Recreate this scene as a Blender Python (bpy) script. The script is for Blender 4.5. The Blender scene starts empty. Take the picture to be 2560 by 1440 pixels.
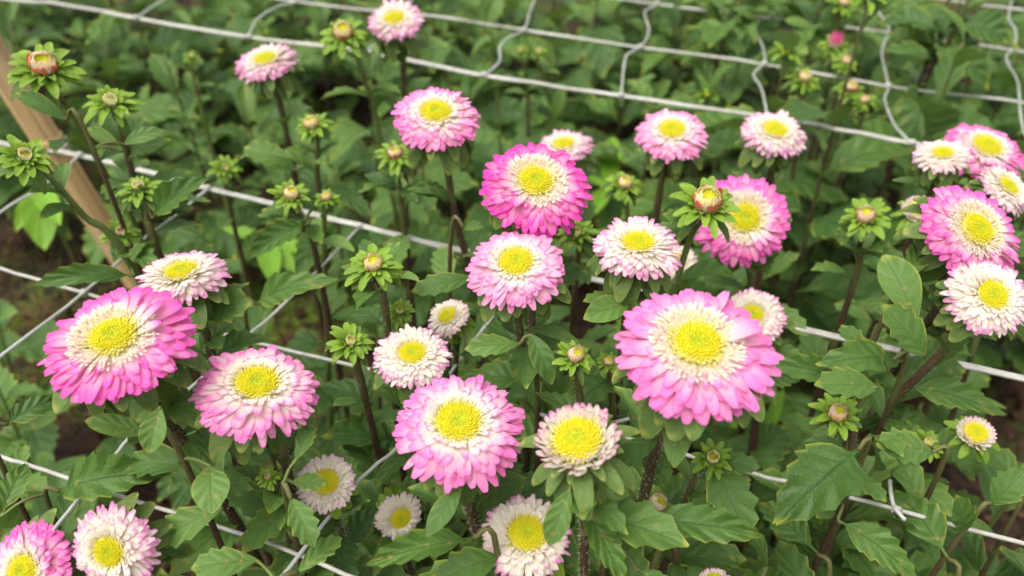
import bpy, math, random
from mathutils import Vector, Matrix, noise as nz

R_ = math.radians
rnd = random.Random(7)
sc = bpy.context.scene
col = sc.collection

# ------------------------------------------------------------------ camera, sky, sun, exposure
CAM_H, F_PX, PITCH, ROLL, S = 0.80, 1921.7, 0.658, 0.031, 0.15
CAM = Vector((0, 0, CAM_H))
_fw = Vector((0, math.cos(PITCH), -math.sin(PITCH)))
_u0 = Vector((0, math.sin(PITCH), math.cos(PITCH)))
_r0 = Vector((1, 0, 0))
RT = _r0 * math.cos(ROLL) + _u0 * math.sin(ROLL)
UP = -_r0 * math.sin(ROLL) + _u0 * math.cos(ROLL)
FW = _fw
cd = bpy.data.cameras.new('camera'); co = bpy.data.objects.new('camera', cd); col.objects.link(co)
cd.sensor_width = 36; cd.lens = 36 * F_PX / 2560; cd.clip_start = 0.01; cd.clip_end = 200
cd.dof.use_dof = True; cd.dof.focus_distance = 0.405; cd.dof.aperture_fstop = 6.0
m = Matrix((RT, UP, -FW)).transposed().to_4x4(); m.translation = CAM
co.matrix_world = m
sc.camera = co

SUN_EL, SUN_AZ = R_(66), R_(-125)          # azimuth measured from +Y towards +X
w = bpy.data.worlds.new('World'); sc.world = w; w.use_nodes = True
nt = w.node_tree; nt.nodes.clear()
sky = nt.nodes.new('ShaderNodeTexSky'); sky.sky_type = 'NISHITA'; sky.sun_disc = False
sky.sun_elevation = SUN_EL; sky.sun_rotation = SUN_AZ; sky.dust_density = 4.0; sky.air_density = 1.0; sky.ozone_density = 1.0
hs = nt.nodes.new('ShaderNodeHueSaturation'); hs.inputs['Saturation'].default_value = 0.05
bg = nt.nodes.new('ShaderNodeBackground'); bg.inputs['Strength'].default_value = 0.145
wo = nt.nodes.new('ShaderNodeOutputWorld')
nt.links.new(sky.outputs[0], hs.inputs['Color']); nt.links.new(hs.outputs[0], bg.inputs[0]); nt.links.new(bg.outputs[0], wo.inputs[0])
sl = bpy.data.lights.new('sun', 'SUN'); sl.energy = 1.2; sl.angle = R_(48); sl.color = (1, .90, .74)
so = bpy.data.objects.new('sun', sl); col.objects.link(so)
sd = Vector((math.sin(SUN_AZ) * math.cos(SUN_EL), math.cos(SUN_AZ) * math.cos(SUN_EL), math.sin(SUN_EL)))
so.rotation_euler = sd.to_track_quat('Z', 'Y').to_euler()
vs = sc.view_settings
vs.view_transform = 'Standard'; vs.look = 'None'; vs.gamma = 1; vs.exposure = 1.14; vs.use_curve_mapping = False
sc.render.engine = 'CYCLES'
sc.cycles.use_denoising = True
sc.cycles.max_bounces = 6; sc.cycles.transparent_max_bounces = 4

# ------------------------------------------------------------------ pixel helpers (2560x1440 photograph)
def ray(x, y):
    return FW + RT * ((x - 1280) / F_PX) - UP * ((y - 720) / F_PX)      # unit depth
def at(x, y, d):
    return CAM + ray(x, y) * d
def on_z(x, y, z):
    r = ray(x, y)
    return CAM + r * ((z - CAM_H) / r.z)
def near_vertical(x, y, P):
    """the point of a pixel's ray closest to the vertical through P"""
    r = ray(x, y)
    t = (r.x * (P.x - CAM.x) + r.y * (P.y - CAM.y)) / (r.x ** 2 + r.y ** 2)
    return CAM + r * t
def proj(P):
    v = P - CAM; d = v.dot(FW)
    if d < 0.02: return None
    return 1280 + F_PX * v.dot(RT) / d, 720 - F_PX * v.dot(UP) / d, d

# ------------------------------------------------------------------ materials
class NT:
    def __init__(s, name):
        s.m = bpy.data.materials.new(name); s.m.use_nodes = True
        s.t = s.m.node_tree; s.t.nodes.clear()
        s.out = s.t.nodes.new('ShaderNodeOutputMaterial')
    def n(s, typ, **kw):
        nd = s.t.nodes.new(typ)
        for k, v in kw.items(): setattr(nd, k, v)
        return nd
    def put(s, sock, v):
        if isinstance(v, bpy.types.NodeSocket): s.t.links.new(v, sock)
        elif isinstance(v, (tuple, list)) and sock.type == 'RGBA' and len(v) == 3: sock.default_value = (*v, 1)
        else: sock.default_value = v
    def math(s, op, a, b=0.0, c=None, clamp=False):
        nd = s.n('ShaderNodeMath', operation=op, use_clamp=clamp)
        s.put(nd.inputs[0], a); s.put(nd.inputs[1], b)
        if c is not None: s.put(nd.inputs[2], c)
        return nd.outputs[0]
    def mix(s, f, a, b, mode='MIX'):
        nd = s.n('ShaderNodeMix', data_type='RGBA', blend_type=mode)
        s.put(nd.inputs[0], f); s.put(nd.inputs[6], a); s.put(nd.inputs[7], b)
        return nd.outputs[2]
    def ss(s, x, lo, hi):
        nd = s.n('ShaderNodeMapRange', interpolation_type='SMOOTHSTEP')
        s.put(nd.inputs[0], x); s.put(nd.inputs[1], lo); s.put(nd.inputs[2], hi)
        return nd.outputs[0]
    def uv(s):
        sx = s.n('ShaderNodeSeparateXYZ'); s.put(sx.inputs[0], s.n('ShaderNodeUVMap').outputs[0])
        return sx.outputs[0], sx.outputs[1]
    def noise(s, scale, vec=None, detail=3.0, rough=.55):
        nd = s.n('ShaderNodeTexNoise'); nd.inputs['Scale'].default_value = scale
        nd.inputs['Detail'].default_value = detail; nd.inputs['Roughness'].default_value = rough
        if vec is not None: s.put(nd.inputs['Vector'], vec)
        return nd.outputs[0]
    def shade(s, color, rough=.5, spec=.4, trans=0, trans_col=None, bump=None, bstr=.3, bdist=.001, sheen=0):
        p = s.n('ShaderNodeBsdfPrincipled')
        s.put(p.inputs['Base Color'], color); s.put(p.inputs['Roughness'], rough); s.put(p.inputs['Specular IOR Level'], spec)
        if sheen: p.inputs['Sheen Weight'].default_value = sheen; p.inputs['Sheen Roughness'].default_value = .5
        if bump is not None:
            b = s.n('ShaderNodeBump'); b.inputs['Strength'].default_value = bstr; b.inputs['Distance'].default_value = bdist
            s.put(b.inputs['Height'], bump); s.put(p.inputs['Normal'], b.outputs[0])
        o = p.outputs[0]
        if trans:
            tr = s.n('ShaderNodeBsdfTranslucent'); s.put(tr.inputs[0], trans_col if trans_col is not None else color)
            mx = s.n('ShaderNodeMixShader'); mx.inputs[0].default_value = trans
            s.put(mx.inputs[1], o); s.put(mx.inputs[2], tr.outputs[0]); o = mx.outputs[0]
        s.t.links.new(o, s.out.inputs[0])
        return s.m

def mat_leaf(name, dark, light, edge, nveins=5.5, gloss=.42, veins=1.0):
    k = NT(name); u, v = k.uv()
    oi = k.n('ShaderNodeObjectInfo')
    tc = k.n('ShaderNodeTexCoord').outputs['Object']
    av = k.math('ABSOLUTE', k.math('MULTIPLY_ADD', v, 2.0, -1.0))
    q = k.math('FRACT', k.math('SUBTRACT', k.math('MULTIPLY', u, nveins), k.math('MULTIPLY', av, 1.15)))
    dq = k.math('ABSOLUTE', k.math('SUBTRACT', q, .5))                        # 0 on a vein
    lat = k.math('SUBTRACT', 1.0, k.ss(dq, .015, .075))
    lat = k.math('MULTIPLY', lat, k.math('SUBTRACT', 1.0, k.ss(av, .55, .98)))
    mid = k.math('SUBTRACT', 1.0, k.ss(av, .02, .075))
    vein = k.math('MAXIMUM', k.math('MULTIPLY', lat, .75), mid)
    n1 = k.noise(2.2, k.n('ShaderNodeTexCoord').outputs['Object'], 2)
    n2 = k.noise(38.0, tc, 2)
    f = k.math('ADD', k.math('MULTIPLY', oi.outputs['Random'], .80), k.math('MULTIPLY', n1, .35), clamp=True)
    c = k.mix(f, dark, light)
    c = k.mix(k.math('MULTIPLY', k.math('SUBTRACT', n2, .4), .9, clamp=True), c, (light[0] * 1.5, light[1] * 1.35, light[2] * 1.5))
    c = k.mix(k.math('MULTIPLY', vein, .60 * veins), c, (dark[0] * .6, dark[1] * .68, dark[2] * .6))
    e = k.math('MULTIPLY', k.ss(av, .86, 1.0), .75)
    tipy = k.math('MULTIPLY', k.ss(u, .86, 1.0), k.ss(k.noise(3.1, tc, 1), .42, .6))
    tipy = k.math('MAXIMUM', tipy, k.math('MULTIPLY', e, k.ss(k.noise(1.3, tc, 1), .38, .62)))
    c = k.mix(k.math('MULTIPLY', tipy, .8), c, edge)
    sp = k.math('MULTIPLY', k.ss(k.noise(7.0, tc, 3), .66, .70), k.ss(oi.outputs['Random'], .45, .6))
    c = k.mix(k.math('MULTIPLY', sp, .7), c, (.22, .19, .04))
    gi = k.n('ShaderNodeNewGeometry')
    c = k.mix(k.math('MULTIPLY', gi.outputs['Backfacing'], .5), c, (.13, .20, .085))
    quilt = k.math('ADD', k.math('MULTIPLY', k.math('MULTIPLY', k.ss(dq, 0, .5), k.ss(av, .03, .5)), 1.0), k.math('MULTIPLY', n2, .35))
    quilt = k.math('SUBTRACT', quilt, k.math('MULTIPLY', mid, .6))
    return k.shade(c, gloss + .08, .30, .20, k.mix(.5, c, (.22, .36, .02)), quilt, .30 * veins, .016)

M = {}
M['leaf'] = mat_leaf('aster_leaf', (.018, .058, .010), (.080, .160, .028), (.30, .33, .035))
M['leaf_up'] = mat_leaf('upper_leaf', (.030, .080, .013), (.094, .178, .034), (.34, .34, .05), 4.5, .48, .7)
M['bract'] = mat_leaf('green_bract', (.090, .180, .012), (.175, .290, .026), (.25, .34, .06), 2.0, .5, .25)
M['bract_dark'] = mat_leaf('grey_green_bract', (.048, .095, .016), (.100, .165, .036), (.32, .32, .07), 2.0, .5, .35)
M['weed'] = mat_leaf('bright_weed_leaf', (.08, .19, .010), (.14, .29, .018), (.25, .36, .03), 3.0, .45, .4)

k = NT('petal'); u, v = k.uv(); oi = k.n('ShaderNodeObjectInfo'); tc = k.n('ShaderNodeTexCoord').outputs['Object']
av = k.math('ABSOLUTE', k.math('MULTIPLY_ADD', v, 2.0, -1.0))
vm = k.n('ShaderNodeMapping'); vm.inputs['Scale'].default_value = (1.2, 16, 1); k.put(vm.inputs[0], k.n('ShaderNodeUVMap').outputs[0])
streak = k.noise(1.6, vm.outputs[0], 2)
uu = k.math('ADD', u, k.math('ADD', k.math('MULTIPLY', k.math('SUBTRACT', streak, .5), .18), k.math('MULTIPLY', k.math('POWER', av, 3.0), .08)))
uu = k.math('ADD', uu, k.math('MULTIPLY', k.math('SUBTRACT', oi.outputs['Random'], .5), .16))
ext = oi.outputs['Alpha']
g = k.math('DIVIDE', k.math('SUBTRACT', uu, k.math('SUBTRACT', 1.0, ext)), ext, clamp=True)
base = k.mix(k.ss(u, .05, .42), (.84, .76, .34), (.87, .82, .71))
pale = k.mix(k.math('MULTIPLY_ADD', ext, .32, .10), (.88, .78, .74), oi.outputs['Color'])
c = k.mix(k.ss(g, 0, .55), base, pale)
c = k.mix(k.ss(g, .45, 1.05), c, oi.outputs['Color'])
c = k.mix(k.math('MULTIPLY', k.ss(streak, .52, .72), .22), c, k.mix(.5, c, oi.outputs['Color']))
M['petal'] = k.shade(c, .6, .18, .48, c, streak, .35, .02, sheen=.15)

k = NT('disc_floret'); tc = k.n('ShaderNodeTexCoord').outputs['Object']
sx = k.n('ShaderNodeSeparateXYZ'); k.put(sx.inputs[0], tc)
rn = k.noise(2.0, tc, 2)
rr = k.math('SQRT', k.math('ADD', k.math('POWER', sx.outputs[0], 2.0), k.math('POWER', sx.outputs[1], 2.0)))
c = k.mix(k.ss(rr, .08, .62), (.27, .36, .012), (.50, .45, .007))
c = k.mix(k.math('MULTIPLY', k.ss(rr, .78, 1.05), .8), c, (.74, .67, .22))
c = k.mix(k.ss(k.noise(9.0, tc, 2), .45, .65), c, (.57, .50, .010))
M['disc'] = k.shade(c, .6, .2, .15, c)

k = NT('young_disc'); tc = k.n('ShaderNodeTexCoord').outputs['Object']
c = k.mix(k.ss(k.noise(9.0, tc, 2), .4, .65), (.34, .38, .02), (.62, .56, .02))
M['disc_young'] = k.shade(c, .6, .2, .1, c)

k = NT('sepal'); oi = k.n('ShaderNodeObjectInfo'); u, v = k.uv()
c = k.mix(k.ss(u, .2, .9), (.30, .26, .06), oi.outputs['Color'])
M['sepal'] = k.shade(c, .5, .3, .15, c)

k = NT('stem'); u, v = k.uv(); tc = k.n('ShaderNodeTexCoord').outputs['Object']
vm = k.n('ShaderNodeMapping'); vm.inputs['Scale'].default_value = (9, 2.5, 1); k.put(vm.inputs[0], k.n('ShaderNodeUVMap').outputs[0])
n1 = k.noise(2.5, vm.outputs[0], 3); n2 = k.noise(28.0, tc, 2)
c = k.mix(k.ss(n1, .35, .7), (.036, .018, .012), (.095, .052, .030))
c = k.mix(k.math('MULTIPLY', k.ss(n2, .50, .66), .7), c, (.10, .13, .03))
c = k.mix(k.math('MULTIPLY', k.math('SUBTRACT', 1.0, k.ss(v, .1, 2.6)), .55), c, (.13, .15, .04))
M['stem'] = k.shade(c, .55, .35, 0, None, n1, .4, .003)
k = NT('green_stem'); tc = k.n('ShaderNodeTexCoord').outputs['Object']; n2 = k.noise(30.0, tc, 2)
c = k.mix(k.ss(n2, .45, .7), (.095, .135, .03), (.075, .045, .022))
M['stem_green'] = k.shade(c, .55, .35)
k = NT('stem_hair'); M['hair'] = k.shade((.62, .62, .50), .5, .3, .4)
k = NT('receptacle'); M['recep'] = k.shade((.10, .16, .05), .6, .2)

k = NT('net_cord'); u, v = k.uv(); tc = k.n('ShaderNodeTexCoord').outputs['Object']
n1 = k.math('ADD', k.math('MULTIPLY', k.noise(9.0, tc, 4), .6), k.math('MULTIPLY', k.noise(140.0, tc, 3), .4))
c = k.mix(k.ss(n1, .35, .7), (.36, .35, .31), (.62, .62, .58))
M['cord'] = k.shade(c, .38, .5, .25, c, n1, .1, .001)
k = NT('clear_cord'); tc = k.n('ShaderNodeTexCoord').outputs['Object']; n1 = k.noise(22.0, tc, 2)
c = k.mix(k.ss(n1, .35, .7), (.46, .48, .44), (.62, .63, .60))
M['cord_clear'] = k.shade(c, .28, .6, .4, c)

k = NT('bamboo'); tc = k.n('ShaderNodeTexCoord').outputs['Object']
vm = k.n('ShaderNodeMapping'); vm.inputs['Scale'].default_value = (60, 60, 1.6); k.put(vm.inputs[0], tc)
n1 = k.noise(2.5, vm.outputs[0], 4); n2 = k.noise(14.0, tc, 3)
c = k.mix(k.ss(n1, .3, .7), (.42, .26, .11), (.60, .42, .21))
c = k.mix(k.math('MULTIPLY', k.ss(n2, .5, .75), .5), c, (.26, .13, .06))
vm2 = k.n('ShaderNodeMapping'); vm2.inputs['Scale'].default_value = (160, 160, 2.2); k.put(vm2.inputs[0], tc)
n3 = k.noise(2.0, vm2.outputs[0], 3)
c = k.mix(k.math('MULTIPLY', k.ss(n3, .60, .68), .75), c, (.13, .07, .035))
c = k.mix(k.math('MULTIPLY', k.ss(k.noise(6.0, tc, 4), .52, .66), .45), c, (.42, .37, .30))
M['bamboo'] = k.shade(c, .5, .35, 0, None, n3, .4, .002)

k = NT('soil'); tc = k.n('ShaderNodeTexCoord').outputs['Object']
n1 = k.noise(7.0, tc, 6, .65); n2 = k.noise(55.0, tc, 5, .7); n3 = k.noise(4.0, tc, 4); n4 = k.noise(210.0, tc, 2)
c = k.mix(k.ss(n2, .35, .68), (.012, .008, .006), (.060, .032, .018))
c = k.mix(k.math('MULTIPLY', k.ss(n1, .52, .68), .6), c, (.12, .055, .03))
moss = k.math('MULTIPLY', k.ss(n3, .46, .56), k.ss(n2, .40, .58))
c = k.mix(moss, c, k.mix(n4, (.035, .065, .006), (.12, .17, .015)))
M['soil'] = k.shade(c, .9, .2, 0, None, k.math('ADD', n2, k.math('MULTIPLY', n4, .6)), .9, .012)
k = NT('soil_clod'); tc = k.n('ShaderNodeTexCoord').outputs['Object']; oi = k.n('ShaderNodeObjectInfo'); n2 = k.noise(90.0, tc, 4)
c = k.mix(k.ss(n2, .35, .7), (.025, .014, .009), (.12, .06, .033))
M['clod'] = k.shade(c, .9, .2, 0, None, n2, .8, .006)
k = NT('moss'); tc = k.n('ShaderNodeTexCoord').outputs['Object']; n2 = k.noise(40.0, tc, 3)
c = k.mix(k.ss(n2, .3, .7), (.045, .085, .008), (.16, .22, .02)); M['moss'] = k.shade(c, .8, .2, .3, c)

# ------------------------------------------------------------------ mesh helpers
def mesh(name, verts, faces, uvs, mat, smooth=True):
    me = bpy.data.meshes.new(name); me.from_pydata(verts, [], faces)
    if uvs is not None:
        uvl = me.uv_layers.new(name='UVMap').data
        for l in me.loops: uvl[l.index].uv = uvs[l.vertex_index]
    if smooth: me.polygons.foreach_set('use_smooth', [True] * len(me.polygons))
    me.materials.append(mat); me.update()
    return me
def obj(name, data, parent=None, mw=None, kind=None):
    o = bpy.data.objects.new(name, data); col.objects.link(o)
    if parent is not None: o.parent = parent
    if mw is not None: o.matrix_basis = mw
    if kind: o['kind'] = kind
    return o
def thing(name, label, cat, loc, group=None):
    o = bpy.data.objects.new(name, None); col.objects.link(o); o.location = loc; o.empty_display_size = .02
    o['label'] = label; o['category'] = cat
    if group: o['group'] = group
    return o
def frame(loc, x, z, sx=1, sy=1, sz=1):
    x = x.normalized(); y = z.cross(x)
    if y.length < 1e-6: y = x.orthogonal()
    y.normalize(); z = x.cross(y)
    mt = Matrix((x * sx, y * sy, z * sz)).transposed().to_4x4(); mt.translation = loc
    return mt

def strip_mesh(name, mat, rows, halfw, bend, fold, cols=(-1, -.5, 0, .5, 1), twist=0.0, wave=0.0, notch=0.0, seed=0, edge_jit=None):
    """a blade along +X of length 1: halfw(t) half width, bend(t) height, fold edge lift"""
    r = random.Random(seed); V = []; F = []; U = []; ph = r.uniform(0, 6)
    for i, t in enumerate(rows):
        hw = halfw(t); tw = twist * t
        for cidx, cc in enumerate(cols):
            ej = 1.0
            if edge_jit and abs(cc) == 1: ej = edge_jit(i, t)
            y = cc * hw * ej
            z = bend(t) + fold * abs(cc) ** 1.6 * hw * 2 + wave * math.sin(t * 9 + ph + (2.1 if cc > 0 else 0)) * abs(cc) * hw
            x = t - (notch * hw if False else 0)
            if edge_jit and abs(cc) == 1 and ej > 1: x += .035
            V.append((x, y * math.cos(tw) - z * math.sin(tw) * 0, z + y * math.sin(tw)))
            U.append((t, .5 + .5 * cc))
    n = len(cols)
    for i in range(len(rows) - 1):
        for j in range(n - 1):
            a = i * n + j; F.append((a, a + n, a + n + 1, a + 1))
    return mesh(name, V, F, U, mat)

# --- leaves: broad lower leaf, upper leaf, entire bract-like leaf
def broad_leaf(seed):
    r = random.Random(seed); teeth = r.choice((4, 5)); pet = r.uniform(.16, .26); dr = r.uniform(.05, .42); wmax = r.uniform(.24, .37)
    rows = [0, pet * .5, pet]; nn = teeth * 2 + 2
    for i in range(1, nn + 1): rows.append(pet + (1 - pet) * i / nn)
    def hw(t):
        if t <= pet * .75: return .018 + .01 * t
        s = (t - pet * .75) / (1 - pet * .75)
        return .02 + wmax * (math.sin(math.pi * min(1, s ** .78)) ** .72) * (1 - .25 * s) if s < .999 else .012
    def ej(i, t): return 1.0 if i < 4 else (1.09 if i % 2 == 0 else .89)
    return strip_mesh('broad_leaf', M['leaf'], rows, hw, lambda t: .10 * math.sin(t * 3.1) - dr * t * t, r.uniform(.05, .35), wave=r.uniform(.08, .3), seed=seed, edge_jit=ej, twist=r.uniform(-.3, .3))
def upper_leaf(seed, toothed=True):
    r = random.Random(seed); dr = r.uniform(.0, .4); wm = r.uniform(.15, .22) if toothed else r.uniform(.13, .17)
    rows = [0, .12, .24, .36, .46, .56, .66, .75, .84, .92, 1]
    def hw(t):
        return .022 + wm * (math.sin(math.pi * t ** 1.25) ** .8) if t < .995 else .012
    def ej(i, t): return 1.0 if i < 4 or i > 9 else (1.14 if i % 2 == 0 else .86)
    return strip_mesh('upper_leaf', M['leaf_up'], rows, hw, lambda t: .08 * math.sin(t * 3.1) - dr * t * t, r.uniform(.05, .3), wave=r.uniform(0, .15), seed=seed, edge_jit=ej if toothed else None, twist=r.uniform(-.4, .4))
def bract_mesh(seed, mat, wide=.19):
    r = random.Random(seed); dr = r.uniform(.05, .35); wm = wide * r.uniform(.85, 1.15)
    rows = [0, .2, .45, .68, .86, .96, 1]
    def hw(t): return .03 + wm * math.sin(math.pi * min(1, t ** .9)) ** .6 * (.8 + .3 * t) if t < .99 else .03
    return strip_mesh('bract', mat, rows, hw, lambda t: .12 * math.sin(t * 2.8) - dr * t * t, r.uniform(.05, .3), cols=(-1, 0, 1), seed=seed)
def weed_leaf(seed):
    r = random.Random(seed); dr = r.uniform(.1, .45)
    rows = [0, .12, .3, .5, .7, .87, 1]
    def hw(t): return .012 + .12 * math.sin(math.pi * t ** .9) ** .8 if t < .99 else .006
    return strip_mesh('weed_leaf', M['weed'], rows, hw, lambda t: .2 * t - dr * t * t, .2, seed=seed)
BROAD = [broad_leaf(100 + i) for i in range(12)]
UPPER = [upper_leaf(200 + i) for i in range(10)]
ENTIRE = [upper_leaf(300 + i, False) for i in range(6)]
BRACT = [bract_mesh(400 + i, M['bract']) for i in range(5)]
BRACTD = [bract_mesh(420 + i, M['bract_dark'], .17) for i in range(5)]
WEED = [weed_leaf(450 + i) for i in range(5)]

# --- petals (length 1 along +X, width about 1 along Y so that scale sets it)
def petal_mesh(seed, mode):
    r = random.Random(seed)
    rows = [0, .25, .5, .70, .86, .96, 1.0]; V = []; F = []; U = []
    dr = r.uniform(-.06, .10) if mode == 'flat' else 0
    cup = r.uniform(.02, .14); tw = r.uniform(-.25, .25); sk = r.uniform(-.06, .06); notch = r.uniform(0, .03)
    for t in rows:
        hw = .5 * (.22 + .78 * min(1, t / .62) ** .8) if t < .64 else .5 * math.sqrt(max(0, 1 - ((t - .64) / .37) ** 2.3))
        for cc in (-1, -.45, .45, 1):
            y = cc * hw + sk * t * t * 2
            if mode == 'flat': x = t; z = .06 * math.sin(t * 3) - dr * t * t
            elif mode == 'incurve':
                a = 1.05 * t; x = math.sin(a) / 1.05; z = (1 - math.cos(a)) / 1.05
            else:                                    # quill: spoon whose tip lifts
                x = t; z = .22 * t ** 3
            z += cup * (cc * cc) * hw * .35 + tw * y * t * .35
            if t == 1.0 and abs(cc) < .9: x -= notch
            V.append((x, y, z)); U.append((t, .5 + cc * .5))
    for i in range(len(rows) - 1):
        for j in range(3):
            a = i * 4 + j; F.append((a, a + 4, a + 5, a + 1))
    return mesh('petal', V, F, U, M['petal'])
PFLAT = [petal_mesh(500 + i, 'flat') for i in range(8)]
PQUILL = [petal_mesh(520 + i, 'quill') for i in range(4)]
PIN = [petal_mesh(540 + i, 'incurve') for i in range(4)]

def sepal_set():
    out = []
    for p in PIN[:2]:
        q = p.copy(); q.materials.clear(); q.materials.append(M['sepal']); q.name = 'sepal'; out.append(q)
    return out
SEPAL = sepal_set()

def floret_ring(seed, r0, r1, n, h0, h1, ln, wd, lean):
    """dense ring of small strap florets round the disc, head radius 1"""
    r = random.Random(seed); V = []; F = []; U = []
    for i in range(n):
        f = (i + .5) / n; rad = r0 + (r1 - r0) * math.sqrt(f) if True else 0
        a = i * 2.39996 + r.uniform(-.2, .2); h = h0 + (h1 - h0) * f
        L = ln * (.6 + .7 * f) * r.uniform(.8, 1.25); el = R_(lean[0] + (lean[1] - lean[0]) * f + r.uniform(-14, 14))
        ca, sa = math.cos(a), math.sin(a); b = len(V)
        for t in (0, .45, .8, 1):
            e2 = el - .9 * t * (0.4 + f * .6)
            px = rad + L * t * math.cos(el - .5 * t); pz = h + L * t * math.sin(el - .5 * t)
            hw = wd * (.7 if t == 0 else 1 if t < .9 else .45)
            for s_ in (-1, 0, 1):
                y = s_ * hw; zz = pz + abs(s_) * hw * .5
                V.append((px * ca - y * sa, px * sa + y * ca, zz)); U.append((t * (.22 + .78 * f), .5 + .5 * s_))
        for q in range(3):
            for j in range(2):
                c0 = b + q * 3 + j; F.append((c0, c0 + 3, c0 + 4, c0 + 1))
    return mesh('inner_florets', V, F, U, M['petal'])

def disc_mesh(seed, n, dome, mat, rim_up=0.0):
    """unit-radius cushion of little pointed florets"""
    r = random.Random(seed); V = []; F = []; p1 = r.uniform(0, 6); p2 = r.uniform(0, 6)
    def zz(rad): return dome * (1 - rad * rad) - .14 * math.exp(-(rad / .3) ** 2) + rim_up * rad * rad
    ring = [(0, 1)] + [(.25 * k_, 14) for k_ in range(1, 5)]
    V.append((0, 0, zz(0) - .05)); prev = [0]
    for rad, c_ in ring[1:]:
        cur = []
        for i in range(14):
            a = i * math.tau / 14; cur.append(len(V)); V.append((rad * math.cos(a), rad * math.sin(a), zz(rad) - .05))
        for i in range(14):
            if len(prev) == 1: F.append((0, cur[i], cur[(i + 1) % 14]))
            else: F.append((prev[i], cur[i], cur[(i + 1) % 14], prev[(i + 1) % 14]))
        prev = cur
    low = []
    for i in range(14):
        a = i * math.tau / 14; low.append(len(V)); V.append((math.cos(a) * .9, math.sin(a) * .9, -.5))
    for i in range(14): F.append((prev[i], low[i], low[(i + 1) % 14], prev[(i + 1) % 14]))
    for i in range(n):
        f = (i + .5) / n; a = i * 2.39996; rad = math.sqrt(f) * r.uniform(.97, 1.03) * (1 + (.1 * math.sin(3 * a + p1) + .07 * math.sin(5 * a + p2)) * f + (.12 * r.random() if f > .8 else 0))
        s_ = .95 / math.sqrt(n) * r.uniform(.8, 1.25); h = s_ * r.uniform(.8, 1.5) * (.6 + .7 * f)
        x, y, z = rad * math.cos(a), rad * math.sin(a), zz(min(rad, 1.0)) - .06
        tx, ty = x * .12 * f, y * .12 * f; b = len(V)
        for lev, (rs, hh) in enumerate(((.95, 0), (1.0, .65), (.45, 1.0))):
            for q in range(5):
                aa = q * math.tau / 5 + a
                V.append((x + tx * hh + rs * s_ * math.cos(aa), y + ty * hh + rs * s_ * math.sin(aa), z + hh * h))
        for lev in range(2):
            for q in range(5):
                c0 = b + lev * 5 + q; c1 = b + lev * 5 + (q + 1) % 5
                F.append((c0, c1, c1 + 5, c0 + 5))
        F.append(tuple(b + 10 + q for q in range(5)))
    return mesh('disc', V, F, None, mat)
DISC = [disc_mesh(600 + i, 250, .26, M['disc']) for i in range(6)]
DISCY = [disc_mesh(610 + i, 70, .25, M['disc_young']) for i in range(2)]
RING = {'full': [floret_ring(620 + i, .27, .53, 420, .205, .135, .075, .014, (86, 50)) for i in range(3)],
        'rayed': [floret_ring(650 + i, .31, .40, 110, .20, .17, .085, .016, (86, 55)) for i in range(2)],
        'semi': [floret_ring(630 + i, .32, .42, 90, .21, .18, .10, .018, (84, 50)) for i in range(3)],
        'daisy': [floret_ring(640 + i, .38, .46, 60, .22, .20, .11, .022, (85, 60)) for i in range(2)]}

def tube(pts, radii, sides=8, closed_end=True):
    V = []; F = []; U = []; n = len(pts); L = 0
    ref = Vector((.37, .81, .45)).normalized()
    for i, p in enumerate(pts):
        d = (pts[min(i + 1, n - 1)] - pts[max(i - 1, 0)]).normalized()
        x = (ref - d * ref.dot(d)).normalized(); y = d.cross(x)
        if i: L += (pts[i] - pts[i - 1]).length
        r = radii[i] if isinstance(radii, (list, tuple)) else radii
        for q in range(sides):
            a = q * math.tau / sides; V.append(tuple(p + (x * math.cos(a) + y * math.sin(a)) * r)); U.append((q / sides, L * 30))
    for i in range(n - 1):
        for q in range(sides):
            a = i * sides + q; b = i * sides + (q + 1) % sides; F.append((a, b, b + sides, a + sides))
    if closed_end:
        F.append(tuple(range(sides))[::-1]); F.append(tuple((n - 1) * sides + q for q in range(sides)))
    return V, F, U
def spline(P, per=5):
    out = []; n = len(P)
    for i in range(n - 1):
        p0, p1, p2, p3 = P[max(i - 1, 0)], P[i], P[i + 1], P[min(i + 2, n - 1)]
        for k_ in range(per):
            t = k_ / per
            out.append(.5 * (2 * p1 + (p2 - p0) * t + (2 * p0 - 5 * p1 + 4 * p2 - p3) * t * t + (3 * p1 - p0 - 3 * p2 + p3) * t ** 3))
    out.append(P[-1]); return out

# receptacle cup shared by every head: radius 1, from z 0 down to a stalk
def recep_mesh():
    prof = [(.08, -1.0), (.16, -.85), (.5, -.55), (.85, -.25), (1.0, 0), (.6, .12), (.02, .15)]; V = []; F = []
    for r, z in prof:
        for q in range(10): V.append((r * math.cos(q * math.tau / 10), r * math.sin(q * math.tau / 10), z))
    for i in range(len(prof) - 1):
        for q in range(10):
            a = i * 10 + q; b = i * 10 + (q + 1) % 10; F.append((a, b, b + 10, a + 10))
    return mesh('flower_head', V, F, None, M['recep'])
RECEP = recep_mesh()

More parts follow.
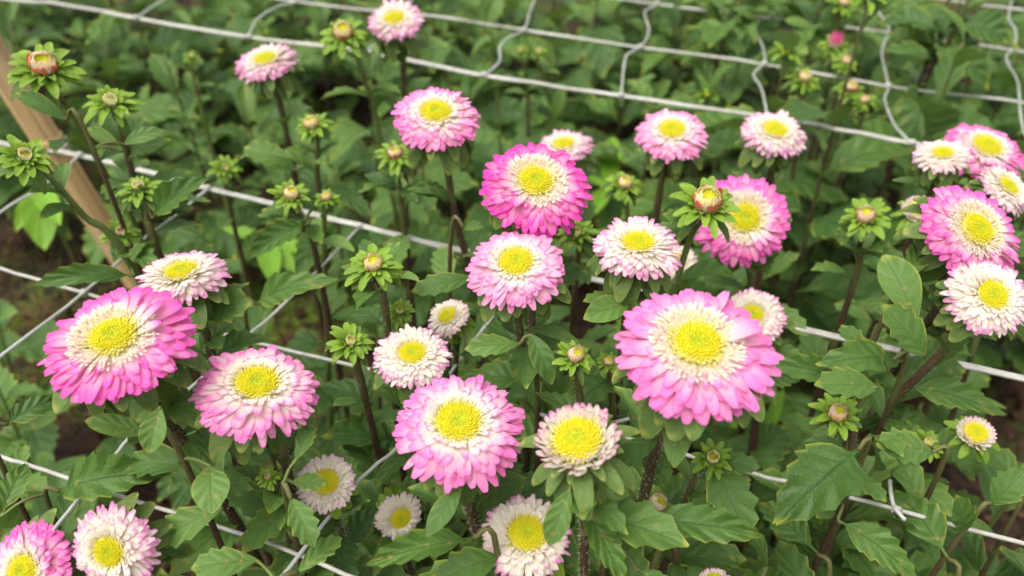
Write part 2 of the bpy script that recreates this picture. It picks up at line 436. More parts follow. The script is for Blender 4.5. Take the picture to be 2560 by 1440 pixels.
# ------------------------------------------------------------------ ground
def build_ground():
    from mathutils import noise as nz
    def axis(lo, hi, fine, step):
        a = [lo + i * step for i in range(int((hi - lo) / step) + 1)]
        f = [fine * 1.35 ** i for i in range(1, 22)]
        return [lo - x for x in reversed(f)] + a + [a[-1] + x for x in f]
    xs = axis(-1.3, 1.7, .03, .022); ys = axis(-.1, 2.3, .03, .022); V = []; F = []
    for y in ys:
        for x in xs:
            z = .022 * nz.noise(Vector((x * 7, y * 7, 0))) + .012 * nz.noise(Vector((x * 21, y * 21, 3))) + .008 * nz.noise(Vector((x * 47, y * 47, 5)))
            V.append((x, y, z))
    n = len(xs)
    for j in range(len(ys) - 1):
        for i in range(n - 1):
            a = j * n + i; F.append((a, a + 1, a + n + 1, a + n))
    o = obj('ground', mesh('ground', V, F, None, M['soil']), kind='structure')
    return o
build_ground()

# ------------------------------------------------------------------ support nets
Z_F, Z_B = CAM_H - 2.472 * S, CAM_H - 2.336 * S
def cord(parent, pix, z, rad, mat, strands=1, name='cord', sag=0.0):
    pts = [on_z(x, y, z) - parent.location for x, y in pix]
    P = spline(pts, 5)
    for i, p in enumerate(P): p.z += sag * math.sin(i * 1.7) + rnd.uniform(-.0006, .0006)
    for s_ in range(strands):
        off = (s_ - (strands - 1) / 2) * rad * 2.15
        Q = []
        for i, p in enumerate(P):
            d = P[min(i + 1, len(P) - 1)] - P[max(i - 1, 0)]; d.z = 0; d.normalize()
            Q.append(p + Vector((-d.y, d.x, 0)) * off + Vector((0, 0, rnd.uniform(-.0004, .0004))))
        V, F, U = tube(Q, rad, 7); obj(name, mesh(name, V, F, U, mat), parent)
def knot(parent, px, z, r):
    p = on_z(*px, z) - parent.location; V = []; F = []
    # a lump of two wraps round the crossing
    for w_ in range(2):
        pts = []
        for i in range(10):
            a = i / 9 * math.tau * 1.05; ax = Vector((math.cos(w_ * 1.4 + .5), math.sin(w_ * 1.4 + .5), 0)); up = Vector((0, 0, 1)); sd_ = ax.cross(up)
            pts.append(p + ax * (r * .5 * (i / 9 - .5)) + (sd_ * math.cos(a) + up * math.sin(a)) * r * .85)
        v, f, _ = tube(pts, r * .5, 6); b = len(V); V += v; F += [tuple(q + b for q in ff) for ff in f]
    obj('knot', mesh('knot', V, F, None, M['cord']), parent)
net = thing('support_net', 'taut white cord plant-support net tied to the bamboo pole', 'net', on_z(520, 470, Z_F))
L1 = [(-260, 295), (0, 357), (200, 387), (520, 470), (900, 565), (1150, 625), (1500, 702), (2080, 838), (2520, 937), (2760, 990)]
L2 = [(-200, 615), (0, 672), (210, 732), (500, 820), (800, 895), (930, 925), (1100, 968), (1500, 1078), (1880, 1182), (1960, 1203), (2240, 1275), (2700, 1395)]
L3 = [(-160, 1085), (0, 1140), (140, 1185), (300, 1240), (650, 1350), (860, 1435), (1100, 1525)]
cord(net, L1, Z_F, .0015, M['cord'], 2, 'edge_cord')
cord(net, L2, Z_F, .0014, M['cord']); cord(net, L3, Z_F, .0013, M['cord'])
for X in ([(200, 387), (120, 455), (0, 530), (-200, 665)],
          [(520, 470), (430, 545), (350, 605), (210, 732), (0, 890), (-180, 1030)],
          [(900, 565), (720, 750), (611, 848), (430, 1010), (330, 1090), (225, 1213), (130, 1330), (0, 1480)],
          [(1330, 662), (1210, 820), (1100, 968), (1000, 1110), (900, 1200), (690, 1460)],
          [(1780, 768), (1660, 1000), (1500, 1078), (1380, 1280), (1220, 1500)],
          [(2225, 1200), (2228, 1240), (2240, 1275), (2262, 1300)]):
    cord(net, X, Z_F + .003, .0012, M['cord_clear'], name='cross_cord')
for q in ((200, 387), (520, 470), (900, 565), (210, 732), (611, 848), (1100, 968), (225, 1213), (1330, 662), (2240, 1275)):
    knot(net, q, Z_F + .001, .0028)
net2 = thing('support_net', 'slack white net with wavy cross cords over the leafy far bed', 'net', on_z(622, 92, Z_B))
B1 = [(-300, -50), (0, -4), (150, 10), (340, 45), (622, 92), (915, 130), (1210, 188), (1553, 240), (1918, 292), (2080, 320), (2280, 358), (2720, 432)]
B2 = [(300, -75), (740, 3), (1080, 40), (1310, 75), (1600, 118), (1910, 160), (2220, 215), (2560, 255), (2760, 280)]
B3 = [(1200, -55), (1640, 10), (1930, 45), (2250, 85), (2400, 105), (2760, 160)]
B4 = [(2000, -55), (2390, 3), (2560, 25), (2760, 52)]
cord(net2, B1, Z_B, .0016, M['cord'], 2, 'edge_cord')
for Q in (B2, B3, B4): cord(net2, Q, Z_B, .0011, M['cord'], 2)
for X in ([(622, 92), (640, 52), (690, 18), (740, 3), (800, -40)],
          [(915, 130), (940, 100), (965, 60), (1010, 30), (1040, -20)],
          [(1210, 188), (1248, 155), (1250, 115), (1275, 92), (1310, 75), (1325, 30), (1345, -25)],
          [(1553, 240), (1560, 165), (1570, 135), (1605, 115), (1622, 75), (1612, 30), (1640, 10), (1660, -30)],
          [(1918, 292), (1905, 225), (1884, 185), (1910, 158), (1908, 120), (1888, 75), (1900, 50), (1930, 43), (1935, 10), (1932, -30)],
          [(2280, 358), (2235, 310), (2212, 250), (2220, 215), (2205, 130), (2222, 72), (2195, 25), (2188, -30)],
          [(2640, 418), (2560, 330), (2545, 210), (2515, 145), (2535, 120), (2540, 80), (2522, 45), (2530, 0)],
          [(340, 45), (400, 5), (460, -40)]):
    cord(net2, X, Z_B + .003, .0013, M['cord_clear'], name='cross_cord')
for q in ((622, 92), (915, 130), (1210, 188), (1553, 240), (1918, 292), (2280, 358), (1310, 75), (1600, 118), (1910, 160), (2220, 215), (1640, 10), (1930, 44), (2400, 105), (340, 45)):
    knot(net2, q, Z_B + .001, .0034)

# ------------------------------------------------------------------ bamboo pole
A = on_z(125, 360, Z_F); Bp = near_vertical(245, 550, A); dirp = (Bp - A).normalized()
base = A + dirp * ((A.z + .06) / -dirp.z); top = A - dirp * .30
pole = thing('bamboo_pole', 'leaning split bamboo pole holding the taut net corner', 'pole', base)
zax = (top - base).normalized(); Lp = (top - base).length
def pole_mesh():
    V = []; F = []; n = 16; st = 60; tA = (A - base).length
    nodes = (tA + .004, tA - .27, tA + .27)
    for i in range(st + 1):
        z = Lp * i / st; r = .0128 + .002 * z / Lp
        for q in range(n):
            a = q * math.tau / n; rr = r * (1 - .10 * max(0, math.cos(a * 3 + .4)) ** 3)
            V.append((rr * math.cos(a), rr * math.sin(a), z))
    for i in range(st):
        for q in range(n):
            a = i * n + q; b = i * n + (q + 1) % n; F.append((a, b, b + n, a + n))
    F.append(tuple(st * n + q for q in range(n)))
    me = mesh('culm', V, F, None, M['bamboo'])
    rings = []
    for zn in nodes:
        pts = []
        V = []; F = []
        for (dr, dz) in ((-.001, -.006), (.0012, -.003), (.0004, 0), (.0016, .003), (-.001, .006)):
            for q in range(n):
                a = q * math.tau / n; r = .0128 + .002 * (zn + dz) / Lp + dr
                V.append((r * math.cos(a), r * math.sin(a), zn + dz))
        for i in range(4):
            for q in range(n):
                a = i * n + q; b = i * n + (q + 1) % n; F.append((a, b, b + n, a + n))
        rings.append(mesh('node_ring', V, F, None, M['bamboo']))
    return me, rings
rot = zax.to_track_quat('Z', 'Y').to_matrix().to_4x4()
cm, rings = pole_mesh(); obj('culm', cm, pole, rot)
for r in rings: obj('node_ring', r, pole, rot)
V, F, U = tube([A - base + (Vector((math.cos(a), math.sin(a), .12 * math.sin(a * 2))) * .0160) for a in [i * math.tau / 18 for i in range(37)]], .0016, 6)
obj('tie', mesh('tie', V, F, U, M['cord']), pole)

# ------------------------------------------------------------------ flower table
MAG, HOT, PNK, PAL, TIP, WHT = (.86, .055, .48), (.88, .13, .54), (.90, .22, .59), (.91, .31, .62), (.80, .28, .58), (.82, .48, .64)
HD = []
def head(key, cx, cy, w_, h_, disc, D, style, tip, ext, stem, label, n=None):
    HD.append(dict(key=key, c=(cx, cy), w=w_, h=h_, disc=disc, D=D, style=style, tip=tip, ext=ext, stem=stem, label=label))
# full pink heads
head('1', 1742, 862, 405, 349, (1757, 818), .070, 'full', PNK, .80, [(1655, 1070), (1610, 1240), (1575, 1420)], 'largest open aster, bright pink with wide yellow centre, hiding part of a white bloom')
head('2', 285, 845, 366, 283, (258, 795), .068, 'full', HOT, .78, [(400, 1010), (500, 1170), (650, 1410)], 'big hot-pink aster with sideways-tilted head below a white bloom and the bamboo')
head('3', 1338, 455, 279, 237, (1350, 405), .066, 'full', MAG, .80, [(1330, 770), (1330, 980)], 'deepest magenta aster standing above a pale pink bloom, small bloom behind it')
head('4', 1862, 545, 235, 242, (1876, 522), .066, 'full', HOT, .72, [(1880, 800)], 'hot-pink aster with a half-open red-rimmed bud in front of it')
head('5', 1145, 1058, 330, 296, (1146, 1022), .062, 'rayed', PNK, .66, [(1160, 1205), (1185, 1310), (1215, 1400)], 'round pink aster overlapping a white bloom with a yellow-green centre')
head('6', 642, 962, 302, 245, (640, 925), .060, 'rayed', PNK, .50, [(695, 1080), (728, 1240), (735, 1420)], 'pale aster with pink petal edges on a dark hairy forked stem')
head('7', 1290, 658, 246, 209, (1288, 632), .055, 'rayed', PAL, .68, [(1298, 820), (1325, 960), (1345, 1080)], 'soft pink aster directly below the deep magenta bloom')
head('8', 1090, 283, 220, 160, (1090, 248), .060, 'rayed', PNK, .62, [(1110, 370), (1150, 590), (1240, 840), (1285, 970)], 'pink aster with layered drooping petals on a long dark stem below the far net edge')
head('9', 2440, 574, 275, 192, (2466, 556), .064, 'full', HOT, .66, [(2345, 760), (2250, 900), (2135, 1130)], 'hot-pink aster pressed against a white bloom below and a small white one beside')
head('20', 62, 1428, 240, 190, (38, 1432), .0462, 'rayed', HOT, .66, [(120, 1600)], 'pink aster half out of view tucked behind a white pink-tipped bloom')
head('26', 2465, 368, 195, 127, (2478, 345), .062, 'rayed', HOT, .66, [(2440, 560)], 'pink aster behind a small cream-white bloom at the end of the net edge cord')
head('23', 1680, 327, 180, 130, (1682, 302), .058, 'rayed', PAL, .62, [(1660, 430), (1640, 540)], 'light pink domed aster just beneath the far net edge beside a whiter bloom')
# white with pink tips
head('10', 455, 682, 228, 132, (448, 656), .052, 'semi', TIP, .34, [(505, 800), (530, 890), (560, 1000)], 'white aster with pink tips resting over the hot-pink tilted bloom')
head('11', 1595, 610, 230, 154, (1597, 588), .052, 'semi', TIP, .36, [(1570, 740), (1560, 850)], 'white pink-tipped aster with dark bracts above the largest pink bloom')
head('12', 2478, 738, 215, 185, (2500, 722), .048, 'semi', TIP, .22, [(2400, 835), (2210, 1025), (2130, 1130)], 'cream-white aster with curled centre petals under a hot-pink bloom on a slanting stem')
head('13', 1030, 885, 197, 166, (1029, 870), .044, 'semi', TIP, .20, [(1040, 1010)], 'cream aster with lilac tips partly covered by the round pink bloom')
head('19', 276, 1376, 233, 190, (262, 1388), .0436, 'semi', TIP, .34, [(330, 1560)], 'white aster with pink tips overlapping a pink bloom at the bed edge')
head('21', 665, 150, 158, 84, (662, 138), .056, 'semi', TIP, .46, [(690, 215), (735, 430)], 'pale pink-edged aster on a tall stem against the far net edge cord')
head('22', 987, 48, 143, 93, (985, 36), .054, 'semi', TIP, .40, [(1005, 110), (1010, 215)], 'pale lilac-edged aster higher than every other bloom, overlapping the net')
head('24', 1937, 327, 169, 109, (1942, 310), .055, 'semi', TIP, .32, [(1930, 420)], 'creamy white aster with lilac rim touching the far net edge cord')
head('25', 2357, 385, 136, 84, (2358, 374), .041, 'semi', WHT, .28, [(2335, 460)], 'small cream-white aster in front of a pink bloom at the edge cord')
head('27', 1410, 362, 144, 84, (1408, 346), .050, 'semi', TIP, .42, [(1430, 520)], 'pale pink aster peeking out from behind the deep magenta bloom')
head('28', 1880, 790, 165, 160, (1878, 782), .045, 'semi', TIP, .22, [(1900, 950)], 'white lilac-tipped aster mostly hidden behind the largest pink bloom')
head('29', 1690, 650, 110, 95, (1690, 640), .035, 'daisy', WHT, .22, [(1690, 760)], 'white aster almost covered by a pink-tipped bloom and a bud stem')
head('31', 2518, 467, 150, 78, (2526, 460), .043, 'semi', TIP, .24, [(2500, 640)], 'white aster squeezed between two hot-pink blooms')
# small white daisy stage
head('15', 1316, 1336, 230, 220, (1318, 1324), .046, 'daisy', TIP, .20, [(1330, 1520)], 'white many-petalled aster with one dark leaf lying across its edge')
head('16', 816, 1206, 152, 156, (810, 1196), .034, 'daisy', WHT, .20, [(845, 1300), (870, 1430)], 'small white aster with a leaf across its yellow centre beside a forked stem')
head('17', 1000, 1293, 128, 112, (1004, 1298), .032, 'daisy', WHT, .20, [(1030, 1440)], 'small white aster half covered by a broad dark leaf')
head('18', 1120, 790, 115, 88, (1117, 786), .030, 'daisy', WHT, .22, [(1140, 900)], 'smallest fully open white aster above a cream bloom')
head('14', 1443, 1097, 237, 210, (1440, 1085), .041, 'young', TIP, .28, [(1448, 1250), (1460, 1420)], 'opening white aster with big yellow centre and a full ruff of green bracts')
head('32', 2440, 1082, 100, 94, (2446, 1076), .024, 'young', TIP, .18, [(2330, 1125), (2170, 1240), (2060, 1345)], 'half-open cream aster with red underside on a slanting dark branch')
head('30', 2300, 524, 100, 78, (2303, 514), .0285, 'young', TIP, .22, [(2290, 640)], 'small half-open white aster tucked beside the hot-pink bloom')
head('33', 1786, 1452, 92, 70, (1786, 1446), .018, 'young', TIP, .25, [(1780, 1560)], 'half-open pinkish aster in pale green bracts, mostly below the picture edge')

BD = []
def bud(key, cx, cy, cup, bw, d, kind, stem, label, tilt=None):
    BD.append(dict(key=key, c=(cx, cy), cup=cup, bw=bw, d=d, kind=kind, stem=stem, label=label, tilt=tilt))
bud('b1', 1768, 498, 94, 200, .46, 'cup', [(1728, 590), (1695, 690), (1665, 800)], 'half-open bud with red rim standing in front of a hot-pink bloom')
bud('b2', 107, 158, 84, 205, .52, 'cup', [(150, 240), (215, 350), (300, 500), (350, 600)], 'peach half-open bud with spreading green bracts beside the bamboo pole')
bud('b3', 275, 248, 58, 160, .53, 'green', [(297, 300), (330, 430), (380, 600)], 'green bud with a pinkish centre on a short dark stem near the bamboo')
bud('b4', 62, 385, 58, 165, .46, 'green', [(112, 432), (210, 540), (330, 670)], 'green spiky bud overlapping the bamboo pole on a slanting stem')
bud('b5', 345, 463, 52, 135, .52, 'green', [(370, 560), (400, 640)], 'green bud with pink centre in front of the net cord near the bamboo')
bud('b6', 300, 577, 40, 110, .56, 'green', [(330, 660)], 'small yellow-green bud over the lower end of the bamboo pole')
bud('b7', 857, 76, 62, 135, .68, 'cup', [(880, 115), (915, 210), (950, 340)], 'half-open orange-rimmed bud beside the highest pale bloom')
bud('b8', 777, 306, 48, 112, .64, 'cup', [(795, 400), (800, 500)], 'yellow half-open bud beside the stem of a pale pink-edged bloom')
bud('b9', 987, 381, 46, 120, .60, 'cup', [(1000, 470), (1010, 560)], 'half-open red-rimmed bud below the layered pink bloom')
bud('b10', 728, 482, 50, 120, .56, 'cup', [(760, 560), (790, 640)], 'yellow half-open bud with long bracts above the bright weed')
bud('b11', 815, 490, 34, 70, .60, 'cup', [(810, 600)], 'tiny orange bud half hidden behind a yellow half-open bud')
bud('b12', 563, 416, 30, 95, .70, 'green', [(575, 520)], 'pale tiny bud alone over dark leaves above the net')
bud('b13', 932, 656, 62, 172, .43, 'cup', [(950, 715), (970, 830)], 'half-open cream bud with wide green bracts on a bare green stem')
bud('b14', 876, 850, 46, 145, .43, 'green', [(905, 960)], 'bright green spiky bud below the cream half-open one')
bud('b15', 1440, 886, 56, 125, .42, 'cup', [(1450, 1000)], 'yellow half-open bud low down beside the largest pink bloom', (.3, .9))
bud('b16', 1645, 1256, 62, 115, .42, 'cup', [(1690, 1380)], 'yellow bud behind the thick hairy stem of the largest pink bloom', (.5, .7))
bud('b17', 1783, 1142, 58, 128, .385, 'green', [(1745, 1180), (1700, 1290), (1655, 1430)], 'green rosette bud under the largest pink bloom on a red-brown stem')
bud('b18', 2095, 1031, 62, 150, .43, 'cup', [(2130, 1120)], 'yellow half-open bud with pink rim above a broad toothed leaf')
bud('b19', 2165, 536, 62, 155, .55, 'cup', [(2145, 630), (2130, 720)], 'peach-rimmed half-open bud standing apart above dark leaves')
bud('b20', 1563, 455, 46, 115, .61, 'cup', [(1570, 560)], 'cream half-open bud between the magenta bloom and a light pink dome')
bud('b21', 2013, 190, 40, 95, .84, 'cup', [(2000, 330)], 'small peach bud level with a cluster of three buds under the net')
bud('b22', 2130, 216, 38, 92, .84, 'cup', [(2080, 380), (2010, 480)], 'upper round bud of the touching pair beneath the net')
bud('b23', 2163, 248, 30, 80, .83, 'cup', [(2110, 420)], 'lower round bud of the touching pair beneath the net')
bud('b24', 2117, 150, 30, 80, .90, 'cup', [(2080, 280)], 'tiny orange bud just under the deep pink bud')
bud('b25', 2087, 106, 40, 85, .92, 'pink', [(2060, 250)], 'only deep pink closed bud, over the far net')
bud('b26', 2322, 1104, 44, 100, .48, 'green', [(2270, 1190)], 'green bud beside the half-open cream aster with red underside')
bud('b27', 1440, 578, 44, 120, .53, 'green', [(1440, 700)], 'yellow-green bud peeking from beneath the deep magenta bloom')
bud('b28', 668, 1190, 28, 75, .40, 'green', [(705, 1240), (730, 1262)], 'tiny green rosette bud on the forked stem of the pale aster')
bud('b29', 1347, 127, 26, 48, 1.0, 'green', [(1370, 260)], 'yellow-green bud, one of two side by side above the far leaves')
bud('b30', 1300, 124, 24, 44, 1.0, 'green', [(1320, 250)], 'smaller yellow-green bud, the other of two side by side above the far leaves')
bud('b31', 2110, 4, 30, 90, .95, 'cup', [(2090, 90)], 'orange bud cut by the top edge above the deep pink bud')
bud('b32', 1522, 902, 34, 70, .47, 'cup', [(1530, 980)], 'small orange bud half hidden between leaves beside the largest pink bloom')
bud('b33', 1000, 775, 36, 90, .47, 'green', [(1010, 860)], 'green bud next to the smallest fully open white aster')
bud('b34', 478, 138, 22, 48, .95, 'green', [(500, 260)], 'pale yellow-green growing tip over dark far leaves')

# ------------------------------------------------------------------ visibility bookkeeping
BLK = []     # (cx, cy, rx, ry, depth) heads that foliage must not hide
for h in HD: BLK.append((h['c'][0], h['c'][1], h['w'] * .53, h['h'] * .53, h['D'] * F_PX / h['w'], h['key']))
for b in BD: BLK.append((b['c'][0], b['c'][1], b['bw'] * .42, b['bw'] * .38, b['d'], b['key']))
GAPS = [(170, 880, 110, 110, .92), (270, 1060, 110, 75, .9), (760, 790, 90, 70, .8), (620, 720, 70, 70, .8), (1480, 800, 70, 70, .85), (1985, 960, 80, 60, .85),
        (1185, 500, 70, 70, .85), (860, 260, 80, 50, .7), (1250, 280, 70, 60, .7), (1540, 330, 60, 60, .6), (320, 1300, 80, 60, .7), (560, 470, 90, 60, .7), (1950, 720, 60, 50, .6),
        (2530, 990, 60, 60, .8), (1640, 450, 130, 70, .6), (1060, 420, 70, 60, .5), (900, 200, 60, 40, .6), (330, 230, 70, 60, .5), (620, 260, 60, 50, .5), (2000, 440, 80, 50, .4), (60, 600, 90, 70, .6), (70, 740, 80, 50, .75), (2110, 1000, 60, 50, .4), (1930, 240, 60, 50, .7), (160, 460, 60, 40, .6), (120, 250, 80, 160, .8), (230, 500, 70, 120, .8)]
def leaf_ok(pts, own=None):
    for P in pts:
        q = proj(P)
        if q is None: return False
        x, y, d = q
        if d < .30: return False
        for cx, cy, rx, ry, dd, key in BLK:
            if d < dd + .01 and (key != own or True):
                if ((x - cx) / rx) ** 2 + ((y - cy) / ry) ** 2 < 1: return False
    x, y, d = proj(pts[1])
    for cx, cy, rx, ry, pr in GAPS:
        if ((x - cx) / rx) ** 2 + ((y - cy) / ry) ** 2 < 1 and rnd.random() < pr: return False
    return True

def add_leaf(parent, base, dirv, L, kind, up=None, own=None, force=False, wid=1.0, data=None):
    x = dirv.normalized(); zz = up if up is not None else Vector((rnd.uniform(-.25, .25), rnd.uniform(-.3, .15), 1))
    tipd = x * L; mid = base + tipd * .5; tip = base + tipd + Vector((0, 0, -.12 * L))
    sd_ = zz.cross(x); sd_ = sd_.normalized() * L * (.26 if kind == 'broad' else .15) if sd_.length > 1e-4 else Vector((0, 0, 0))
    if not force and not leaf_ok((base, mid, tip, mid + sd_, mid - sd_, base + tipd * .75), own): return None
    me = data or rnd.choice({'broad': BROAD, 'upper': UPPER, 'entire': ENTIRE}[kind])
    return obj('leaf', me, parent, frame(base - parent.location, x, zz, L, L * wid * rnd.uniform(.9, 1.1), L))

# ------------------------------------------------------------------ heads
def place_petals(hd, rows, R, color, ext, front, meshes, jit=1.0):
    lop, lopa, sw = rnd.uniform(.0, .07) * jit, rnd.uniform(0, 6.28), rnd.uniform(-.18, .18) * jit
    tuft = rnd.uniform(0, 6.28)
    for (n, r0, z0, el, L, Wd, ps) in rows:
        off = rnd.uniform(0, 6.28); ph1, ph2 = rnd.uniform(0, 6.28), rnd.uniform(0, 6.28)
        for i in range(n):
            a = off + (i + rnd.uniform(-.32, .32) * jit) * math.tau / n
            fr = max(0, math.cos(a - front))
            e = el + rnd.gauss(0, 2.6) * jit + 2.5 * math.sin(a * 2 + ph1) * jit + 2 * math.sin(a * 5 + ph2) * jit - fr * 2
            if L < .66 and jit >= 1 and math.cos(a - tuft) > .72: e += rnd.uniform(-8, 24)
            if rnd.random() < .012 * jit: continue
            l = L * rnd.uniform(.90, 1.07) * (1 + lop * math.cos(a - lopa)) * R; wd = Wd * rnd.uniform(.85, 1.15) * R
            e = R_(e); x = Vector((math.cos(a) * math.cos(e), math.sin(a) * math.cos(e), math.sin(e)))
            z = Vector((-math.cos(a) * math.sin(e), -math.sin(a) * math.sin(e), math.cos(e)))
            roll = rnd.gauss(0, .12) * jit + sw; z = (Matrix.Rotation(roll, 3, x) @ z)
            o = obj('petal', rnd.choice(meshes), hd, frame(Vector((math.cos(a) * r0, math.sin(a) * r0, z0)) * R, x, z, l, wd, l))
            j = rnd.uniform(.88, 1.08); o.color = (min(1, color[0] * j), color[1] * j, min(1, color[2] * j), max(.05, min(1, ext * ps * rnd.uniform(.85, 1.15))))
def place_ring(hd, data, n, r0, z0, el, L, wd, R, name='bract', jit=8, color=None):
    off = rnd.uniform(0, 6.28)
    for i in range(n):
        a = off + (i + rnd.uniform(-.35, .35)) * math.tau / n; e = R_(el + rnd.gauss(0, jit))
        x = Vector((math.cos(a) * math.cos(e), math.sin(a) * math.cos(e), math.sin(e))); z = Vector((-math.cos(a) * math.sin(e), -math.sin(a) * math.sin(e), math.cos(e)))
        l = L * R * rnd.uniform(.82, 1.18)
        o = obj(name, rnd.choice(data), hd, frame(Vector((math.cos(a) * r0, math.sin(a) * r0, z0)) * R, x, z, l, l * wd, l))
        if color: j = rnd.uniform(.7, 1.2); o.color = (color[0] * j, color[1] * j, color[2] * j, 1)

ROWS = {      # count, base radius, height, elevation, length, width, share of the pink
 'full': [(38, .20, -.02, -5, .82, .185, 1.2), (38, .20, .01, -2, .79, .185, 1.2), (36, .20, .035, 1, .71, .17, 1.15), (34, .21, .06, 4, .60, .155, 1.05), (32, .24, .08, 8, .44, .12, .8)],
 'rayed': [(36, .22, -.02, -5, .80, .18, 1.2), (36, .22, .01, -2, .77, .18, 1.1), (34, .23, .035, 2, .69, .175, 1.05), (32, .25, .06, 7, .57, .16, .9), (30, .28, .09, 14, .40, .13, .65), (26, .31, .12, 30, .24, .10, .4)],
 'semi': [(36, .24, -.02, -4, .77, .165, 1), (36, .24, .01, -1, .74, .165, 1), (34, .25, .035, 4, .65, .155, .9), (32, .27, .06, 10, .53, .14, .75), (30, .29, .09, 20, .39, .12, .6), (26, .31, .12, 36, .25, .10, .4)],
 'daisy': [(34, .32, -.02, -3, .68, .16, 1), (34, .32, .015, 1, .65, .155, .9), (32, .34, .045, 8, .54, .145, .7), (30, .37, .08, 20, .38, .12, .5), (28, .40, .11, 42, .24, .09, .3)],
 'young': [(30, .46, -.02, 20, .56, .16, 1), (30, .47, .02, 31, .52, .15, 1), (28, .49, .05, 44, .42, .13, .8), (28, .51, .08, 60, .32, .10, .5)],
}
DR = {'full': .30, 'rayed': .345, 'semi': .345, 'daisy': .41, 'young': .54}

def stem_for(P, N, pix, tail, r_top, r_bot, hair, mat):
    """points of a stem from the head's underside to the ground, then the plant with its stem"""
    pts = [P, P - N * tail]
    ref = P.copy()
    for x, y in pix:
        best = None; pv = pts[-1]; rr_ = ray(x, y)
        for st in range(220):
            q = CAM + rr_ * (.24 + st * .005); drop = pv.z - q.z; hd_ = math.hypot(q.x - pv.x, q.y - pv.y)
            if drop < .006 or q.z < .02: continue
            cost = hd_ + max(0, hd_ * .75 - drop) * 3 + .15 * drop
            if best is None or cost < best[0]: best = (cost, q)
        if best: pts.append(best[1])
    last = pts[-1]; prev = pts[-2]
    slope = (last - prev); slope.z = min(slope.z, -.01); k_ = last.z / -slope.z
    g = Vector((last.x + max(-.05, min(.05, slope.x * k_ * .35)), last.y + max(-.05, min(.05, slope.y * k_ * .35)), -.012))
    if last.z > .05: pts.append(last.lerp(g, .55) + Vector((rnd.uniform(-.008, .008), rnd.uniform(-.008, .008), 0)))
    pts.append(g)
    C = spline(pts, 6); n = len(C)
    rad = [r_top + (r_bot - r_top) * min(1, (i / n) * 1.6) for i in range(n)]
    rad = [r * (1 + .06 * math.sin(i * 2.3)) for i, r in enumerate(rad)]
    return C, rad, g
def add_stem(plant, C, rad, mat, hair):
    loc = plant.location
    V, F, U = tube([c - loc for c in C], rad, 8); so_ = obj('stem', mesh('stem', V, F, U, mat), plant)
    if hair:
        V = []; F = []; zmin = C[0].z - .28
        for _ in range(hair):
            i = rnd.randrange(len(C) - 1)
            if C[i].z < zmin: continue
            p = C[i].lerp(C[i + 1], rnd.random()); d = (C[i + 1] - C[i]).normalized(); q = Vector((rnd.gauss(0, 1), rnd.gauss(0, 1), rnd.gauss(0, 1)))
            q = (q - d * q.dot(d)).normalized(); s_ = d.cross(q) * .00013; q2 = (q - d * rnd.uniform(-.2, .5)).normalized()
            l = rnd.uniform(.0011, .0027); b = len(V); p = p - loc + q * rad[i] * .9
            V += [tuple(p - s_), tuple(p + s_), tuple(p + q2 * l)]; F.append((b, b + 1, b + 2))
        if V: obj('hairs', mesh('hairs', V, F, None, M['hair'], False), so_, kind='stuff')
def stem_leaves(plant, C, key, n, z0, z1, Lr=(.03, .06), kinds=('upper', 'entire', 'upper', 'broad')):
    a = rnd.uniform(0, 6.28); cand = [i for i in range(2, len(C) - 2) if z1 < C[0].z - C[i].z < z0]
    if not cand: return
    for k_ in range(n):
        f = (k_ + rnd.uniform(.1, .9)) / n; i = cand[min(len(cand) - 1, int(f * len(cand)))]
        a += 2.4 + rnd.uniform(-.3, .3); e = R_(rnd.uniform(10, 55) - 20 * f)
        L = (Lr[0] + (Lr[1] - Lr[0]) * f) * rnd.uniform(.8, 1.2)
        kd = rnd.choice(kinds) if f < .6 else rnd.choice(('broad', 'upper', 'broad'))
        for tr in range(3):
            if add_leaf(plant, C[i].lerp(C[i + 1], rnd.random()), Vector((math.cos(a) * math.cos(e), math.sin(a) * math.cos(e), math.sin(e))), L, kd, own=key): break
            a += 1.9

